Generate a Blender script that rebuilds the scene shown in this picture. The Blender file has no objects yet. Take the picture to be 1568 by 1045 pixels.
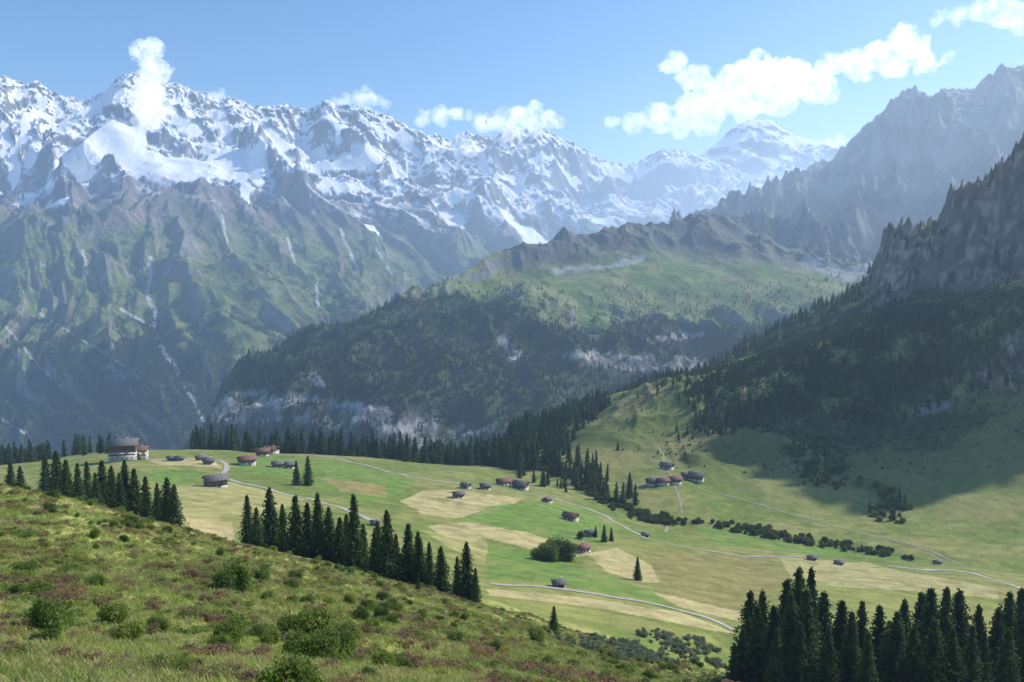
import bpy, math, numpy as np, time, bmesh
from mathutils import Vector
T0=time.time()
F=1230.0; CX=784.0; CY=522.5; HOR=430.0
pt=math.atan((CY-HOR)/F); sp,cp=math.sin(pt),math.cos(pt)
def ray(px,py):
    a=(np.asarray(px,float)-CX)/F; b=(CY-np.asarray(py,float))/F
    dy=cp+b*sp; dz=-sp+b*cp
    return a/dy, dz/dy
def unray(t,e):
    fc=cp-e*sp
    return CX+F*t/fc, CY-F*(sp+e*cp)/fc
rng=np.random.default_rng(7)
_p=rng.permutation(256).astype(np.int32); PERM=np.concatenate([_p,_p,_p])
_an=rng.uniform(0,2*np.pi,256); GX=np.cos(_an).astype(np.float32); GY=np.sin(_an).astype(np.float32)
def noised(x,y,seed=0):
    x=x+seed*17.31; y=y-seed*9.17
    fx=np.floor(x);fy=np.floor(y)
    xi=(fx.astype(np.int64)&255).astype(np.int32); yi=(fy.astype(np.int64)&255).astype(np.int32)
    x=(x-fx).astype(np.float32); y=(y-fy).astype(np.float32)
    def g(i,j):
        h=PERM[PERM[(xi+i)&255]+((yi+j)&255)]
        return GX[h],GY[h]
    ga=g(0,0);gb=g(1,0);gc=g(0,1);gd=g(1,1)
    va=ga[0]*x+ga[1]*y; vb=gb[0]*(x-1)+gb[1]*y; vc=gc[0]*x+gc[1]*(y-1); vd=gd[0]*(x-1)+gd[1]*(y-1)
    u=x*x*x*(x*(x*6-15)+10); v=y*y*y*(y*(y*6-15)+10)
    du=30*x*x*(x*(x-2)+1); dv=30*y*y*(y*(y-2)+1)
    k=va-vb-vc+vd
    val=va+u*(vb-va)+v*(vc-va)+u*v*k
    dx=ga[0]+u*(gb[0]-ga[0])+v*(gc[0]-ga[0])+u*v*(ga[0]-gb[0]-gc[0]+gd[0])+du*(v*k+vb-va)
    dy=ga[1]+u*(gb[1]-ga[1])+v*(gc[1]-ga[1])+u*v*(ga[1]-gb[1]-gc[1]+gd[1])+dv*(u*k+vc-va)
    return val,dx,dy
def noise(x,y,seed=0): return noised(x,y,seed)[0]
def fbm(x,y,oct=5,seed=0,gain=.5):
    a=0;b=1.0
    for i in range(oct):
        a=a+b*noise(x,y,seed+i); b*=gain
        x,y=(1.6*x+1.2*y),(-1.2*x+1.6*y)
    return a
def ridged(x,y,oct=6,seed=0,gain=.5,rot=True):
    a=0;b=1.0;w=1.0
    for i in range(oct):
        n=1-np.abs(noise(x,y,seed+i))*2.2
        n=np.clip(n,0,1)**1.5*w
        w=np.clip(n*1.6,0.15,1)
        a=a+b*(n-.45); b*=gain
        x,y=((1.6*x+1.2*y),(-1.2*x+1.6*y)) if rot else (2.1*x,2.1*y)
    return a
def ero(x,y,oct=8,seed=0):
    a=0;b=1.0;dx=0;dy=0
    for i in range(oct):
        n,gx,gy=noised(x,y,seed+i)
        dx=dx+gx;dy=dy+gy
        a=a+b*n/(1+dx*dx+dy*dy); b*=.52
        x,y=(1.6*x+1.2*y),(-1.2*x+1.6*y)
    return a
def sstep(a,b,x):
    t=np.clip((x-a)/(b-a),0,1); return t*t*(3-2*t)
def pchip(Y,counts):
    assert len(counts)==len(Y)-1,(len(counts),len(Y))
    d=np.diff(Y,axis=0); m=np.zeros_like(Y)
    s=d[:-1]*d[1:]; 
    hm=np.where(s>0,2*s/np.where(np.abs(d[:-1]+d[1:])<1e-9,1e-9,d[:-1]+d[1:]),0)
    m[1:-1]=hm; m[0]=d[0]; m[-1]=d[-1]
    out=[]
    for i,n in enumerate(counts):
        s=(np.arange(n)/n)[:,None] if i<len(counts)-1 else np.linspace(0,1,n)[:,None]
        h00=2*s**3-3*s**2+1;h10=s**3-2*s**2+s;h01=-2*s**3+3*s**2;h11=s**3-s**2
        out.append(h00*Y[i]+h10*m[i]+h01*Y[i+1]+h11*m[i+1])
    return np.concatenate(out)
def gs(a,w):
    if w<=0:return a
    k=np.exp(-.5*(np.arange(-3*w,3*w+1)/w)**2);k/=k.sum()
    return np.convolve(np.pad(a,3*w,mode='edge'),k,'valid')
class Sheet:
    def __init__(s,pxa,pxb,ncol,curves,counts):
        ta,_=ray(pxa,HOR);tb,_=ray(pxb,HOR)
        s.t=np.linspace(ta,tb,ncol); Zs=[];Ds=[]
        for c in curves:
            sm=c.get('sm',6); P=c['p']
            px=np.array([q[0] for q in P],float); D=np.array([q[2] for q in P],float)
            if c.get('z'):
                t=(px-CX)/F; z=np.array([q[1] for q in P],float)
            else:
                t,e=ray(px,np.array([q[1] for q in P],float)); z=e*D
            Di=gs(np.interp(s.t,t,D),sm)
            if c.get('z'): Z=gs(np.interp(s.t,t,z),sm)
            else: Z=gs(np.interp(s.t,t,z/D),sm)*Di
            Zs.append(Z);Ds.append(Di)
        s.Z=pchip(np.array(Zs),counts); s.D=pchip(np.array(Ds),counts)
        s.V=np.broadcast_to(pchip(np.arange(len(curves),dtype=float)[:,None],counts),s.Z.shape)
        s.X=s.D*s.t[None,:]
    def pix(s): return unray(np.broadcast_to(s.t,s.Z.shape),s.Z/s.D)
    def slope(s):
        P=np.stack([s.X,s.D,s.Z],-1)
        a=np.gradient(P,axis=0);b=np.gradient(P,axis=1)
        n=np.cross(b,a); n/=np.linalg.norm(n,axis=-1,keepdims=True)+1e-9
        n*=np.sign(n[...,2:3]+1e-9)
        return n
    def hit(s,px,py):
        t,e=ray(px,py); c=int(np.clip(np.searchsorted(s.t,t),1,len(s.t)-1))
        w=(t-s.t[c-1])/(s.t[c]-s.t[c-1])
        z=s.Z[:,c-1]*(1-w)+s.Z[:,c]*w; d=s.D[:,c-1]*(1-w)+s.D[:,c]*w
        r=z/d; ok=np.where(r>=e)[0]; ok=ok[ok>0]
        if len(ok)==0: i=int(np.argmax(r)); return d[i]*t,d[i],z[i]
        i=ok[0]; k=(e-r[i-1])/(r[i]-r[i-1]+1e-12); k=min(max(k,0),1)
        dd=d[i-1]+(d[i]-d[i-1])*k
        return dd*t,dd,z[i-1]+(z[i]-z[i-1])*k
    def height(s,x,y):
        t=x/y; c=int(np.clip(np.searchsorted(s.t,t),1,len(s.t)-1)); w=(t-s.t[c-1])/(s.t[c]-s.t[c-1])
        z=s.Z[:,c-1]*(1-w)+s.Z[:,c]*w; d=s.D[:,c-1]*(1-w)+s.D[:,c]*w
        return float(np.interp(y,d,z))
def newmesh(name,verts,faces,loops=None,col=None,mat=None,smooth=True,alpha=None):
    me=bpy.data.meshes.new(name); verts=np.asarray(verts,np.float32).reshape(-1,3)
    faces=np.asarray(faces,np.int32); k=faces.shape[1]
    me.vertices.add(len(verts)); me.vertices.foreach_set('co',verts.ravel())
    me.loops.add(faces.size); me.loops.foreach_set('vertex_index',faces.ravel())
    me.polygons.add(len(faces)); me.polygons.foreach_set('loop_start',np.arange(0,faces.size,k,dtype=np.int32))
    try: me.polygons.foreach_set('loop_total',np.full(len(faces),k,np.int32))
    except Exception: pass
    if smooth: me.polygons.foreach_set('use_smooth',np.ones(len(faces),bool))
    me.update(calc_edges=True)
    if col is not None:
        ca=me.color_attributes.new('Col','FLOAT_COLOR','POINT')
        c=np.ones((len(verts),4),np.float32); c[:,:3]=np.asarray(col).reshape(-1,3)
        if alpha is not None: c[:,3]=alpha.ravel()
        ca.data.foreach_set('color',c.ravel())
    if mat: me.materials.append(mat)
    return me
def addobj(name,me,coll=None):
    o=bpy.data.objects.new(name,me); (coll or bpy.context.scene.collection).objects.link(o); return o
def sheetobj(name,s,col,mat,alpha=None):
    R,C=s.Z.shape; idx=np.arange(R*C).reshape(R,C)
    f=np.stack([idx[:-1,:-1],idx[:-1,1:],idx[1:,1:],idx[1:,:-1]],-1).reshape(-1,4)
    return addobj(name,newmesh(name,np.stack([s.X,s.D,s.Z],-1),f,col=col,mat=mat,alpha=alpha))
def mix(a,b,m):
    return a*(1-m[...,None])+np.asarray(b,float)*m[...,None]
def const(shape,c): return np.broadcast_to(np.array(c,float),shape+(3,)).copy()
# ---------- materials
def nodes(name):
    m=bpy.data.materials.new(name); m.use_nodes=True; nt=m.node_tree
    return m,nt,nt.nodes['Principled BSDF'],nt.nodes['Material Output']
def mth(N,L,op,a,b,c=None):
    n=N.new('ShaderNodeMath'); n.operation=op
    for i,v in enumerate((a,b,c)):
        if v is None: continue
        if isinstance(v,(int,float)): n.inputs[i].default_value=v
        else: L.new(v,n.inputs[i])
    return n.outputs[0]
def terrmat(name,scales,bumps,var=.35,rough=.95):
    m,nt,b,o=nodes(name); N=nt.nodes;L=nt.links
    b.inputs['Roughness'].default_value=rough; b.inputs['Specular IOR Level'].default_value=.1
    ca=N.new('ShaderNodeVertexColor'); ca.layer_name='Col'; al_=ca.outputs['Alpha']
    g=N.new('ShaderNodeNewGeometry'); prev=None; cur=ca.outputs['Color']
    for i,(sc,bd) in enumerate(zip(scales,bumps)):
        n=N.new('ShaderNodeTexNoise'); n.inputs['Scale'].default_value=sc; n.inputs['Detail'].default_value=6; n.inputs['Roughness'].default_value=.65
        L.new(g.outputs['Position'],n.inputs['Vector'])
        mr=N.new('ShaderNodeMapRange'); mr.inputs['From Min'].default_value=.3;mr.inputs['From Max'].default_value=.7
        mr.inputs['To Min'].default_value=-var;mr.inputs['To Max'].default_value=var
        L.new(n.outputs['Fac'],mr.inputs['Value'])
        fac=mth(N,L,'MULTIPLY_ADD',mr.outputs[0],al_,1.0)
        vm=N.new('ShaderNodeVectorMath'); vm.operation='SCALE'; L.new(cur,vm.inputs[0]); L.new(fac,vm.inputs['Scale']); cur=vm.outputs[0]
        if bd>0:
            bp=N.new('ShaderNodeBump'); bp.inputs['Distance'].default_value=bd
            L.new(mth(N,L,'MULTIPLY_ADD',al_,.75,.25),bp.inputs['Strength'])
            L.new(n.outputs['Fac'],bp.inputs['Height'])
            if prev: L.new(prev.outputs[0],bp.inputs['Normal'])
            prev=bp
    L.new(cur,b.inputs['Base Color'])
    if prev: L.new(prev.outputs[0],b.inputs['Normal'])
    return m
def plain(name,c,rough=.8,sc=3,var=.2,rand=False,trans=0,pos=0):
    m,nt,b,o=nodes(name); N=nt.nodes;L=nt.links
    b.inputs['Roughness'].default_value=rough; b.inputs['Specular IOR Level'].default_value=.15
    tc=N.new('ShaderNodeTexCoord'); n=N.new('ShaderNodeTexNoise'); n.inputs['Scale'].default_value=sc
    L.new(tc.outputs['Object'],n.inputs['Vector'])
    mr=N.new('ShaderNodeMapRange'); mr.inputs['From Min'].default_value=.3;mr.inputs['From Max'].default_value=.7
    mr.inputs['To Min'].default_value=1-var;mr.inputs['To Max'].default_value=1+var; L.new(n.outputs['Fac'],mr.inputs['Value'])
    vm=N.new('ShaderNodeVectorMath'); vm.operation='SCALE'; vm.inputs[0].default_value=c[:3]; L.new(mr.outputs[0],vm.inputs['Scale']); cur=vm.outputs[0]
    if rand:
        oi=N.new('ShaderNodeObjectInfo'); cr=N.new('ShaderNodeValToRGB'); fac=oi.outputs['Random']
        if pos:
            g=N.new('ShaderNodeNewGeometry'); pn=N.new('ShaderNodeTexNoise'); pn.inputs['Scale'].default_value=pos; pn.inputs['Detail'].default_value=4; pn.inputs['Roughness'].default_value=.6
            L.new(g.outputs['Position'],pn.inputs['Vector']); pm=N.new('ShaderNodeMapRange'); pm.inputs['From Min'].default_value=.32; pm.inputs['From Max'].default_value=.68
            L.new(pn.outputs['Fac'],pm.inputs['Value'])
            fac=mth(N,L,'MULTIPLY_ADD',pm.outputs[0],.75,mth(N,L,'MULTIPLY',fac,.25))
        L.new(fac,cr.inputs[0])
        els=cr.color_ramp.elements; els[0].color=(*rand[0],1); els[1].color=(*rand[-1],1)
        for i,q in enumerate(rand[1:-1]): e=els.new((i+1)/(len(rand)-1)); e.color=(*q,1)
        mu=N.new('ShaderNodeVectorMath'); mu.operation='SCALE'; L.new(cr.outputs[0],mu.inputs[0]); L.new(mr.outputs[0],mu.inputs['Scale']); cur=mu.outputs[0]
    L.new(cur,b.inputs['Base Color'])
    if trans:
        tr=N.new('ShaderNodeBsdfTranslucent'); L.new(cur,tr.inputs[0]); ms=N.new('ShaderNodeMixShader'); ms.inputs[0].default_value=trans
        L.new(b.outputs[0],ms.inputs[1]);L.new(tr.outputs[0],ms.inputs[2]);L.new(ms.outputs[0],o.inputs['Surface'])
    return m

# ---------- SHEET C : snow mountains
crestC=[(-300,150),(-100,135),(0,121),(25,130),(55,127),(80,146),(135,151),(165,135),(190,118),(215,112),(240,132),(275,133),(300,139),(330,157),(350,150),(390,165),(440,159),(470,173),(495,158),(530,166),(560,165),(590,177),(620,190),(650,206),(690,216),(705,204),(760,212),(785,196),(820,201),(870,214),(920,248),(960,256),(1000,241),(1040,233),(1075,240),(1130,262),(1200,300),(1300,330)]
def DC(px): return 7200+max(px,-200)*2.6
C=Sheet(-250,1260,1200,[
 dict(p=[(-300,-950,1500),(1300,-950,1500)],z=1,sm=0),
 dict(p=[(-300,-900,2500),(1300,-900,2500)],z=1,sm=0),
 dict(p=[(-300,655,2850),(0,680,2850),(150,690,2800),(300,668,2900),(600,650,3600),(900,600,4200),(1300,560,4200)]),
 dict(p=[(-300,540,3500),(0,560,3500),(120,545,3550),(200,580,3350),(250,600,3250),(290,600,3250),(350,550,3500),(420,500,3900),(600,490,4500),(900,480,5200),(1300,460,5200)]),
 dict(p=[(-300,395,4600),(0,400,4600),(130,395,4600),(190,430,4350),(235,450,4200),(280,420,4400),(340,385,4800),(450,400,5000),(600,420,5600),(760,400,6200),(900,380,6800),(1300,380,6800)]),
 dict(p=[(-300,300,5400),(0,300,5400),(100,300,5500),(200,325,5400),(260,335,5350),(320,285,5700),(400,310,5800),(450,320,6000),(600,330,6700),(760,320,7300),(900,330,7900),(1000,320,8500),(1300,350,8500)]),
 dict(p=[(-300,270,6000),(0,280,6000),(100,270,6300),(200,262,6400),(320,235,6700),(450,255,7100),(600,265,7700),(760,270,8300),(900,290,8900),(1000,290,9400),(1300,320,9500)]),
 dict(p=[(a,b+(26 if a<950 else 15),DC(a)-350) for a,b in crestC],sm=8),
 dict(p=[(a,b,DC(a)) for a,b in crestC],sm=0),
 dict(p=[(a,b+40,DC(a)+500) for a,b in crestC],sm=10),
 dict(p=[(-300,-300,11500),(1300,-300,11500)],z=1,sm=0)],
 [4,16,70,110,130,90,90,70,24,16])
def line_mask(pts,w,fx,fy,soft=.4):
    r=np.zeros(np.shape(fx))
    for (x0,y0),(x1,y1) in zip(pts[:-1],pts[1:]):
        dx,dy=x1-x0,y1-y0; k=np.clip(((fx-x0)*dx+(fy-y0)*dy)/(dx*dx+dy*dy),0,1)
        r=np.maximum(r,sstep(w,w*soft,np.hypot(fx-x0-k*dx,fy-y0-k*dy)))
    return r
GL=[([(-40,283),(60,292),(90,278)],9),([(105,268),(170,240),(300,245)],25),([(150,228),(210,205)],18),([(335,232),(400,255)],19),([(370,268),(382,300)],9),
   ([(480,235),(560,250),(582,262)],12),([(495,268),(545,285)],8),([(600,262),(650,290),(700,322)],11),([(770,332),(800,350),(835,364)],11),([(905,330),(938,338)],9),([(540,325),(575,345)],7),([(25,260),(50,170)],13),([(75,195),(50,260)],9),([(130,172),(185,145)],17),([(690,290),(720,300)],6),([(436,372),(440,376)],5),([(925,258),(960,268)],9),([(70,318),(110,328)],6),([(330,175),(350,200)],9),([(240,160),(300,190)],8),([(400,190),(440,215)],9),([(980,262),(1050,255)],11),([(10,150),(30,140)],8),([(500,185),(520,215)],8),([(590,195),(640,225)],8),([(430,245),(450,275)],6),([(655,235),(690,260)],7),([(740,235),(750,290)],6),([(820,240),(880,262)],7),([(0,200),(10,240)],8)]
X,Y=C.X,C.D; V=C.V
px,py=C.pix(); gf1=fbm(X/220,Y/220,5,41); gf2=fbm(X/60,Y/60,4,51); gf3=fbm(X/180,Y/180,4,61)
glac=np.zeros_like(px)
for pts,w in GL: glac=np.maximum(glac,line_mask(pts,w*1.1,px+16*gf1+9*gf2,py+9*gf3+8*gf2,.7)*(V<7.97))
wx=fbm(X/1500,Y/1500,3,3)*.5; wy=fbm(X/1500,Y/1500,3,9)*.5
al=(X*.5-Y*.85); ac=(X*.85+Y*.5)
big=ridged(ac/1000+wx,al/3400+wy,3,11,.5)
med=ridged(X/620+wx,Y/620+wy,7,21,.5)
er=ero(X/900+wx,Y/900+wy,7,31)
gul=ridged(ac/260+wx*2,al/1500+wy*2,4,71,.55,False)
low=1-sstep(4.6,5.4,V)
amp=sstep(1.2,3.0,V)*(1-.92*sstep(6.0,7.8,V))*(1-.35*low)
amp2=sstep(1.2,3,V)*(1-.8*sstep(6.9,8,V))*(1-.58*low)*(1-.8*glac)
C.Z=C.Z+amp*(190*big)+amp2*(105*med+115*er)+sstep(1.5,2.5,V)*(1-sstep(6.8,7.9,V))*(1-.9*glac)*gul*(30+12*low)
C.Z+=sstep(6.6,8,V)*(1-sstep(8,9,V))*(1-.6*glac)*(ridged(X/170,Y/170,5,77,.55)*38)
n=C.slope(); nz=n[...,2]; px,py=C.pix(); Zm=C.Z
f1,f2=gf1,gf2
rock=const(Zm.shape,(.16,.15,.145)); rock=mix(rock,(.27,.245,.225),sstep(-.2,.5,f1)); rock=mix(rock,(.075,.075,.08),sstep(.05,.5,f2+.3*f1)*.75)
rock=mix(rock,(.25,.18,.15),sstep(.0,.5,gf3)*(1-sstep(5,6,V))*.6)
grass=mix(const(Zm.shape,(.085,.12,.04)),(.17,.185,.065),sstep(-.3,.4,f2))
alt=Zm+220*f1+90*f2
gm=sstep(600,200,alt)*sstep(.52,.70,nz+.18*f2)
col=rock*(1-gm[...,None])+grass*gm[...,None]
fm=sstep(-190,-290,alt+80*gul)*sstep(.42,.58,nz); col=mix(col,(.03,.052,.024),fm*.9); Cfm=fm
line=np.interp(px,[0,330,450,600,900,1300],[285,285,310,335,345,350])
hgt=(line-py)
sl=.682+.13*f1+.21*f2
sn=sstep(-25,45,hgt+50*f1)*sstep(sl-.03,sl+.02,nz+.0011*np.clip(hgt,0,150))
sn=np.maximum(sn,glac*sstep(.3,.42,nz+.15*f2)); sn=np.clip(sn,0,1)
col=mix(col,(.86,.88,.91),sn)
qx=px+3*f1; qy=py
for pts,w in [([(232,395),(230,430),(226,455),(238,480),(234,510),(250,540),(268,558),(280,585)],4.6),([(185,474),(210,488),(236,500)],3.2),([(128,385),(134,418)],3.5),([(484,432),(487,472)],3),([(452,402),(440,365)],2.5),([(0,640),(40,665),(60,695)],2.5),([(280,585),(300,620),(312,645)],3.4),([(520,350),(548,412)],2.6),([(10,500),(60,560)],2),([(340,330),(350,380)],2),([(190,560),(60,480)],1.6),([(575,380),(600,420)],2.2),([(60,560),(100,600)],2)]:
    col=mix(col,(.52,.52,.52),line_mask(pts,w,qx+2*f2,qy)*.75)
mC=terrmat('mountain_rock_snow',[.012,.05],[20,8],.24)
sheetobj('snow_mountain_range',C,col,mC,1-.9*sn)

# ---------- FAR PEAK
crF=[(900,300),(960,275),(1000,262),(1040,248),(1075,233),(1095,220),(1120,197),(1150,184),(1180,185),(1195,196),(1215,206),(1240,215),(1290,226),(1330,240),(1400,260)]
Fk=Sheet(900,1400,420,[dict(p=[(900,380,9000),(1400,380,9000)]),dict(p=[(900,335,10200),(1400,335,10200)]),dict(p=[(900,320,11500),(1100,280,11500),(1250,275,11500),(1400,300,11500)]),
  dict(p=[(a,b,13000) for a,b in crF],sm=1),dict(p=[(a,b+60,14000) for a,b in crF])],[20,70,110,20])
X,Y=Fk.X,Fk.D
Fk.Z+=(ridged(X/900,Y/900,7,5)*150+ero(X/1000,Y/1000,6,15)*150)*sstep(0,1,Fk.V)*(1-.85*sstep(2.2,3,Fk.V))
nz=Fk.slope()[...,2]; f1=fbm(X/300,Y/300,5,8)
strata=np.sin(Fk.Z/55+f1*2)
col=mix(const(nz.shape,(.13,.13,.14)),(.22,.21,.2),sstep(-.3,.4,f1))
s2=sstep(.62,.74,nz+.12*f1+.14*strata)*sstep(250,700,Fk.Z+200*f1)
col=mix(col,(.8,.83,.88),s2)
sheetobj('snow_peak_distant',Fk,col,mC,1-.8*s2)

# ---------- RIGHT ROCK MOUNTAIN
crR=[(1000,350),(1060,338),(1110,325),(1130,311),(1190,281),(1240,259),(1275,243),(1300,212),(1320,190),(1345,174),(1352,178),(1370,162),(1385,152),(1420,146),(1440,136),(1490,136),(1520,130),(1530,112),(1568,96),(1650,70),(1800,40),(2300,20)]
Rm=Sheet(980,2200,800,[dict(p=[(980,-900,2600),(2300,-900,2600)],z=1),dict(p=[(980,440,3300),(1200,430,3400),(1300,420,3500),(2300,400,3500)]),
  dict(p=[(980,400,3900),(1200,378,3900),(1300,360,3900),(1568,340,3900),(2300,330,3900)]),
  dict(p=[(a,b+max(6,(400-b)*.42),4500) for a,b in crR],sm=12),
  dict(p=[(a,b,5200) for a,b in crR],sm=1),dict(p=[(a,b+60,6000) for a,b in crR]),dict(p=[(980,-300,7500),(2300,-300,7500)],z=1)],[20,60,130,130,30,20])
X,Y=Rm.X,Rm.D
a=sstep(.3,1.5,Rm.V)*(1-.75*sstep(3.2,4,Rm.V))
rr_=ridged(X/550+.1,Y/800,7,6,.58)
Rm.Z+=a*(rr_*190+ero(X/400,Y/400,7,16)*120)+sstep(3.3,4,Rm.V)*(1-sstep(4,5,Rm.V))*ridged(X/120,Y/120,4,78)*28
nz=Rm.slope()[...,2]; f1=fbm(X/200,Y/200,5,8); f2=fbm(X/60,Y/60,4,18); px,py=Rm.pix()
bd=np.sin(Rm.Z/38+f1*3+X/300)
col=mix(const(nz.shape,(.07,.07,.075)),(.26,.24,.225),sstep(-.5,.6,f1+f2*.6+.3*bd+.3*rr_))
col=mix(col,(.055,.085,.03),sstep(700,300,Rm.Z+150*f1)*sstep(.55,.7,nz+.1*f1))
col=mix(col,(.7,.72,.75),sstep(700,900,Rm.Z)*sstep(.8,.84,nz+.1*f2)*.7)
sheetobj('rocky_mountain',Rm,col,mC)

# ---------- FOREST RIDGE
crB=[(200,800,1950),(300,676,2040),(318,640,2080),(345,598,2120),(380,565,2200),(450,520,2320),(600,465,2560),(700,428,2760),(735,402,2860),(760,385,2950),(830,378,3050),(850,362,3080),(862,352,3100),(880,362,3120),(905,368,3150),(930,350,3200),(960,342,3250),(1000,344,3300),(1080,328,3400),(1110,330,3400),(1150,352,3400),(1200,375,3300),(1280,396,3200),(1400,410,3100),(1600,400,3100)]
B=Sheet(180,1560,1050,[
 dict(p=[(180,-950,1600),(1600,-950,1600)],z=1),
 dict(p=[(180,960,1800),(300,760,1850),(500,720,1800),(700,705,1800),(900,690,1850),(1100,640,1900),(1300,600,1950),(1600,560,2000)]),
 dict(p=[(180,900,1850),(300,700,1940),(330,650,1960),(450,605,1980),(560,612,1900),(650,640,1900),(760,620,2000),(900,600,2050),(1000,575,2150),(1100,575,2200),(1300,530,2200),(1600,500,2200)]),
 dict(p=[(180,880,1900),(300,685,1980),(335,616,2040),(380,585,2130),(450,560,2160),(600,545,2150),(700,540,2150),(800,540,2200),(900,540,2250),(1000,535,2350),(1100,540,2350),(1300,500,2350),(1600,480,2350)]),
 dict(p=[(180,850,1920),(300,680,2000),(335,608,2080),(380,574,2170),(450,535,2260),(600,498,2400),(700,478,2450),(780,470,2450),(850,490,2450),(900,500,2500),(1000,492,2600),(1100,492,2600),(1200,485,2600),(1300,470,2600),(1600,450,2600)]),
 dict(p=[(180,820,1930),(300,678,2020),(335,604,2100),(380,569,2185),(450,526,2290),(600,478,2480),(700,450,2600),(780,435,2650),(900,446,2750),(1000,430,2850),(1100,438,2850),(1200,440,2850),(1300,445,2850),(1600,430,2850)]),
 dict(p=[(180,810,1940),(300,677,2030),(335,602,2108),(380,567,2192),(450,523,2305),(600,470,2520),(700,438,2690),(780,408,2850),(850,408,2950),(900,405,2950),(1000,392,3050),(1050,398,3100),(1150,408,3050),(1250,418,3020),(1400,420,2980),(1600,410,2980)]),
 dict(p=crB,sm=1),
 dict(p=[(a,b+45,d+150) for a,b,d in crB]),
 dict(p=[(180,-1000,4000),(1600,-1000,4000)],z=1)],[10,60,70,110,110,100,80,30,16])
X,Y=B.X,B.D; V=B.V
a=sstep(1,2,V)*(1-.7*sstep(6.3,7,V))
flat=sstep(4.2,5.0,V)*(1-sstep(6,6.5,V))*sstep(760,900,B.pix()[0])
B.Z+=a*(1-.75*flat)*(ridged(X/330,Y/330,6,12)*40+ero(X/300,Y/300,6,22)*38)+sstep(740,820,B.pix()[0])*sstep(6,7,V)*(1-sstep(7,8,V))*ridged(X/110,Y/110,4,79)*20
nz=B.slope()[...,2]; f1=fbm(X/120,Y/120,5,8); f2=fbm(X/30,Y/30,4,18); px,py=B.pix()
tree=np.interp(px,[300,450,600,700,790,850,900,1000,1100,1200,1300,1500],[500,500,468,440,462,498,500,492,496,490,465,440])
treeB=py-tree+24*f1
fmB=sstep(-4,10,treeB)
clB=np.maximum.reduce([line_mask([(350,628),(450,625),(560,645),(650,662)],32,px+30*f1,py+16*f2),line_mask([(480,575),(500,600)],9,px+14*f1,py),line_mask([(775,520),(790,545)],12,px+14*f1,py),line_mask([(880,548),(990,558),(1090,562)],17,px+20*f1,py+10*f2),line_mask([(690,665),(830,645)],12,px+30*f1,py+10*f2),line_mask([(1000,520),(1080,515)],7,px+30*f1,py+10*f2)])
clB*=sstep(-.5,.0,f2+f1*.5)
col=mix(const(nz.shape,(.12,.175,.055)),(.22,.235,.10),sstep(-.3,.4,f1+f2*.5))
rk=sstep(.66,.55,nz+.08*f2); col=mix(col,(.2,.19,.19),rk)
cr=sstep(5.8,6.4,V)*sstep(740,820,px)*sstep(-.4,.05,f2+f1+.3); col=mix(col,(.13,.125,.12),cr*.85)
for p_,w_ in [([(850,415),(930,408),(985,396)],6),([(1240,400),(1300,425),(1340,400)],13)]: col=mix(col,(.34,.34,.34),line_mask(p_,w_,px+14*f1,py+7*f2)*.8)
col=mix(col,(.04,.066,.028),fmB*.9)
rB=mix(const(nz.shape,(.17,.165,.16)),(.40,.38,.36),sstep(-.3,.4,fbm(X/14,Y/60,4,28)+.4*np.sin(B.Z/7+f1*3)))
cm=clB*.9; col=col*(1-cm[...,None])+rB*cm[...,None]
sheetobj('forested_ridge',B,col,terrmat('ridge_ground',[.02,.12],[5,2],.25))
print('mountains',time.time()-T0)

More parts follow.
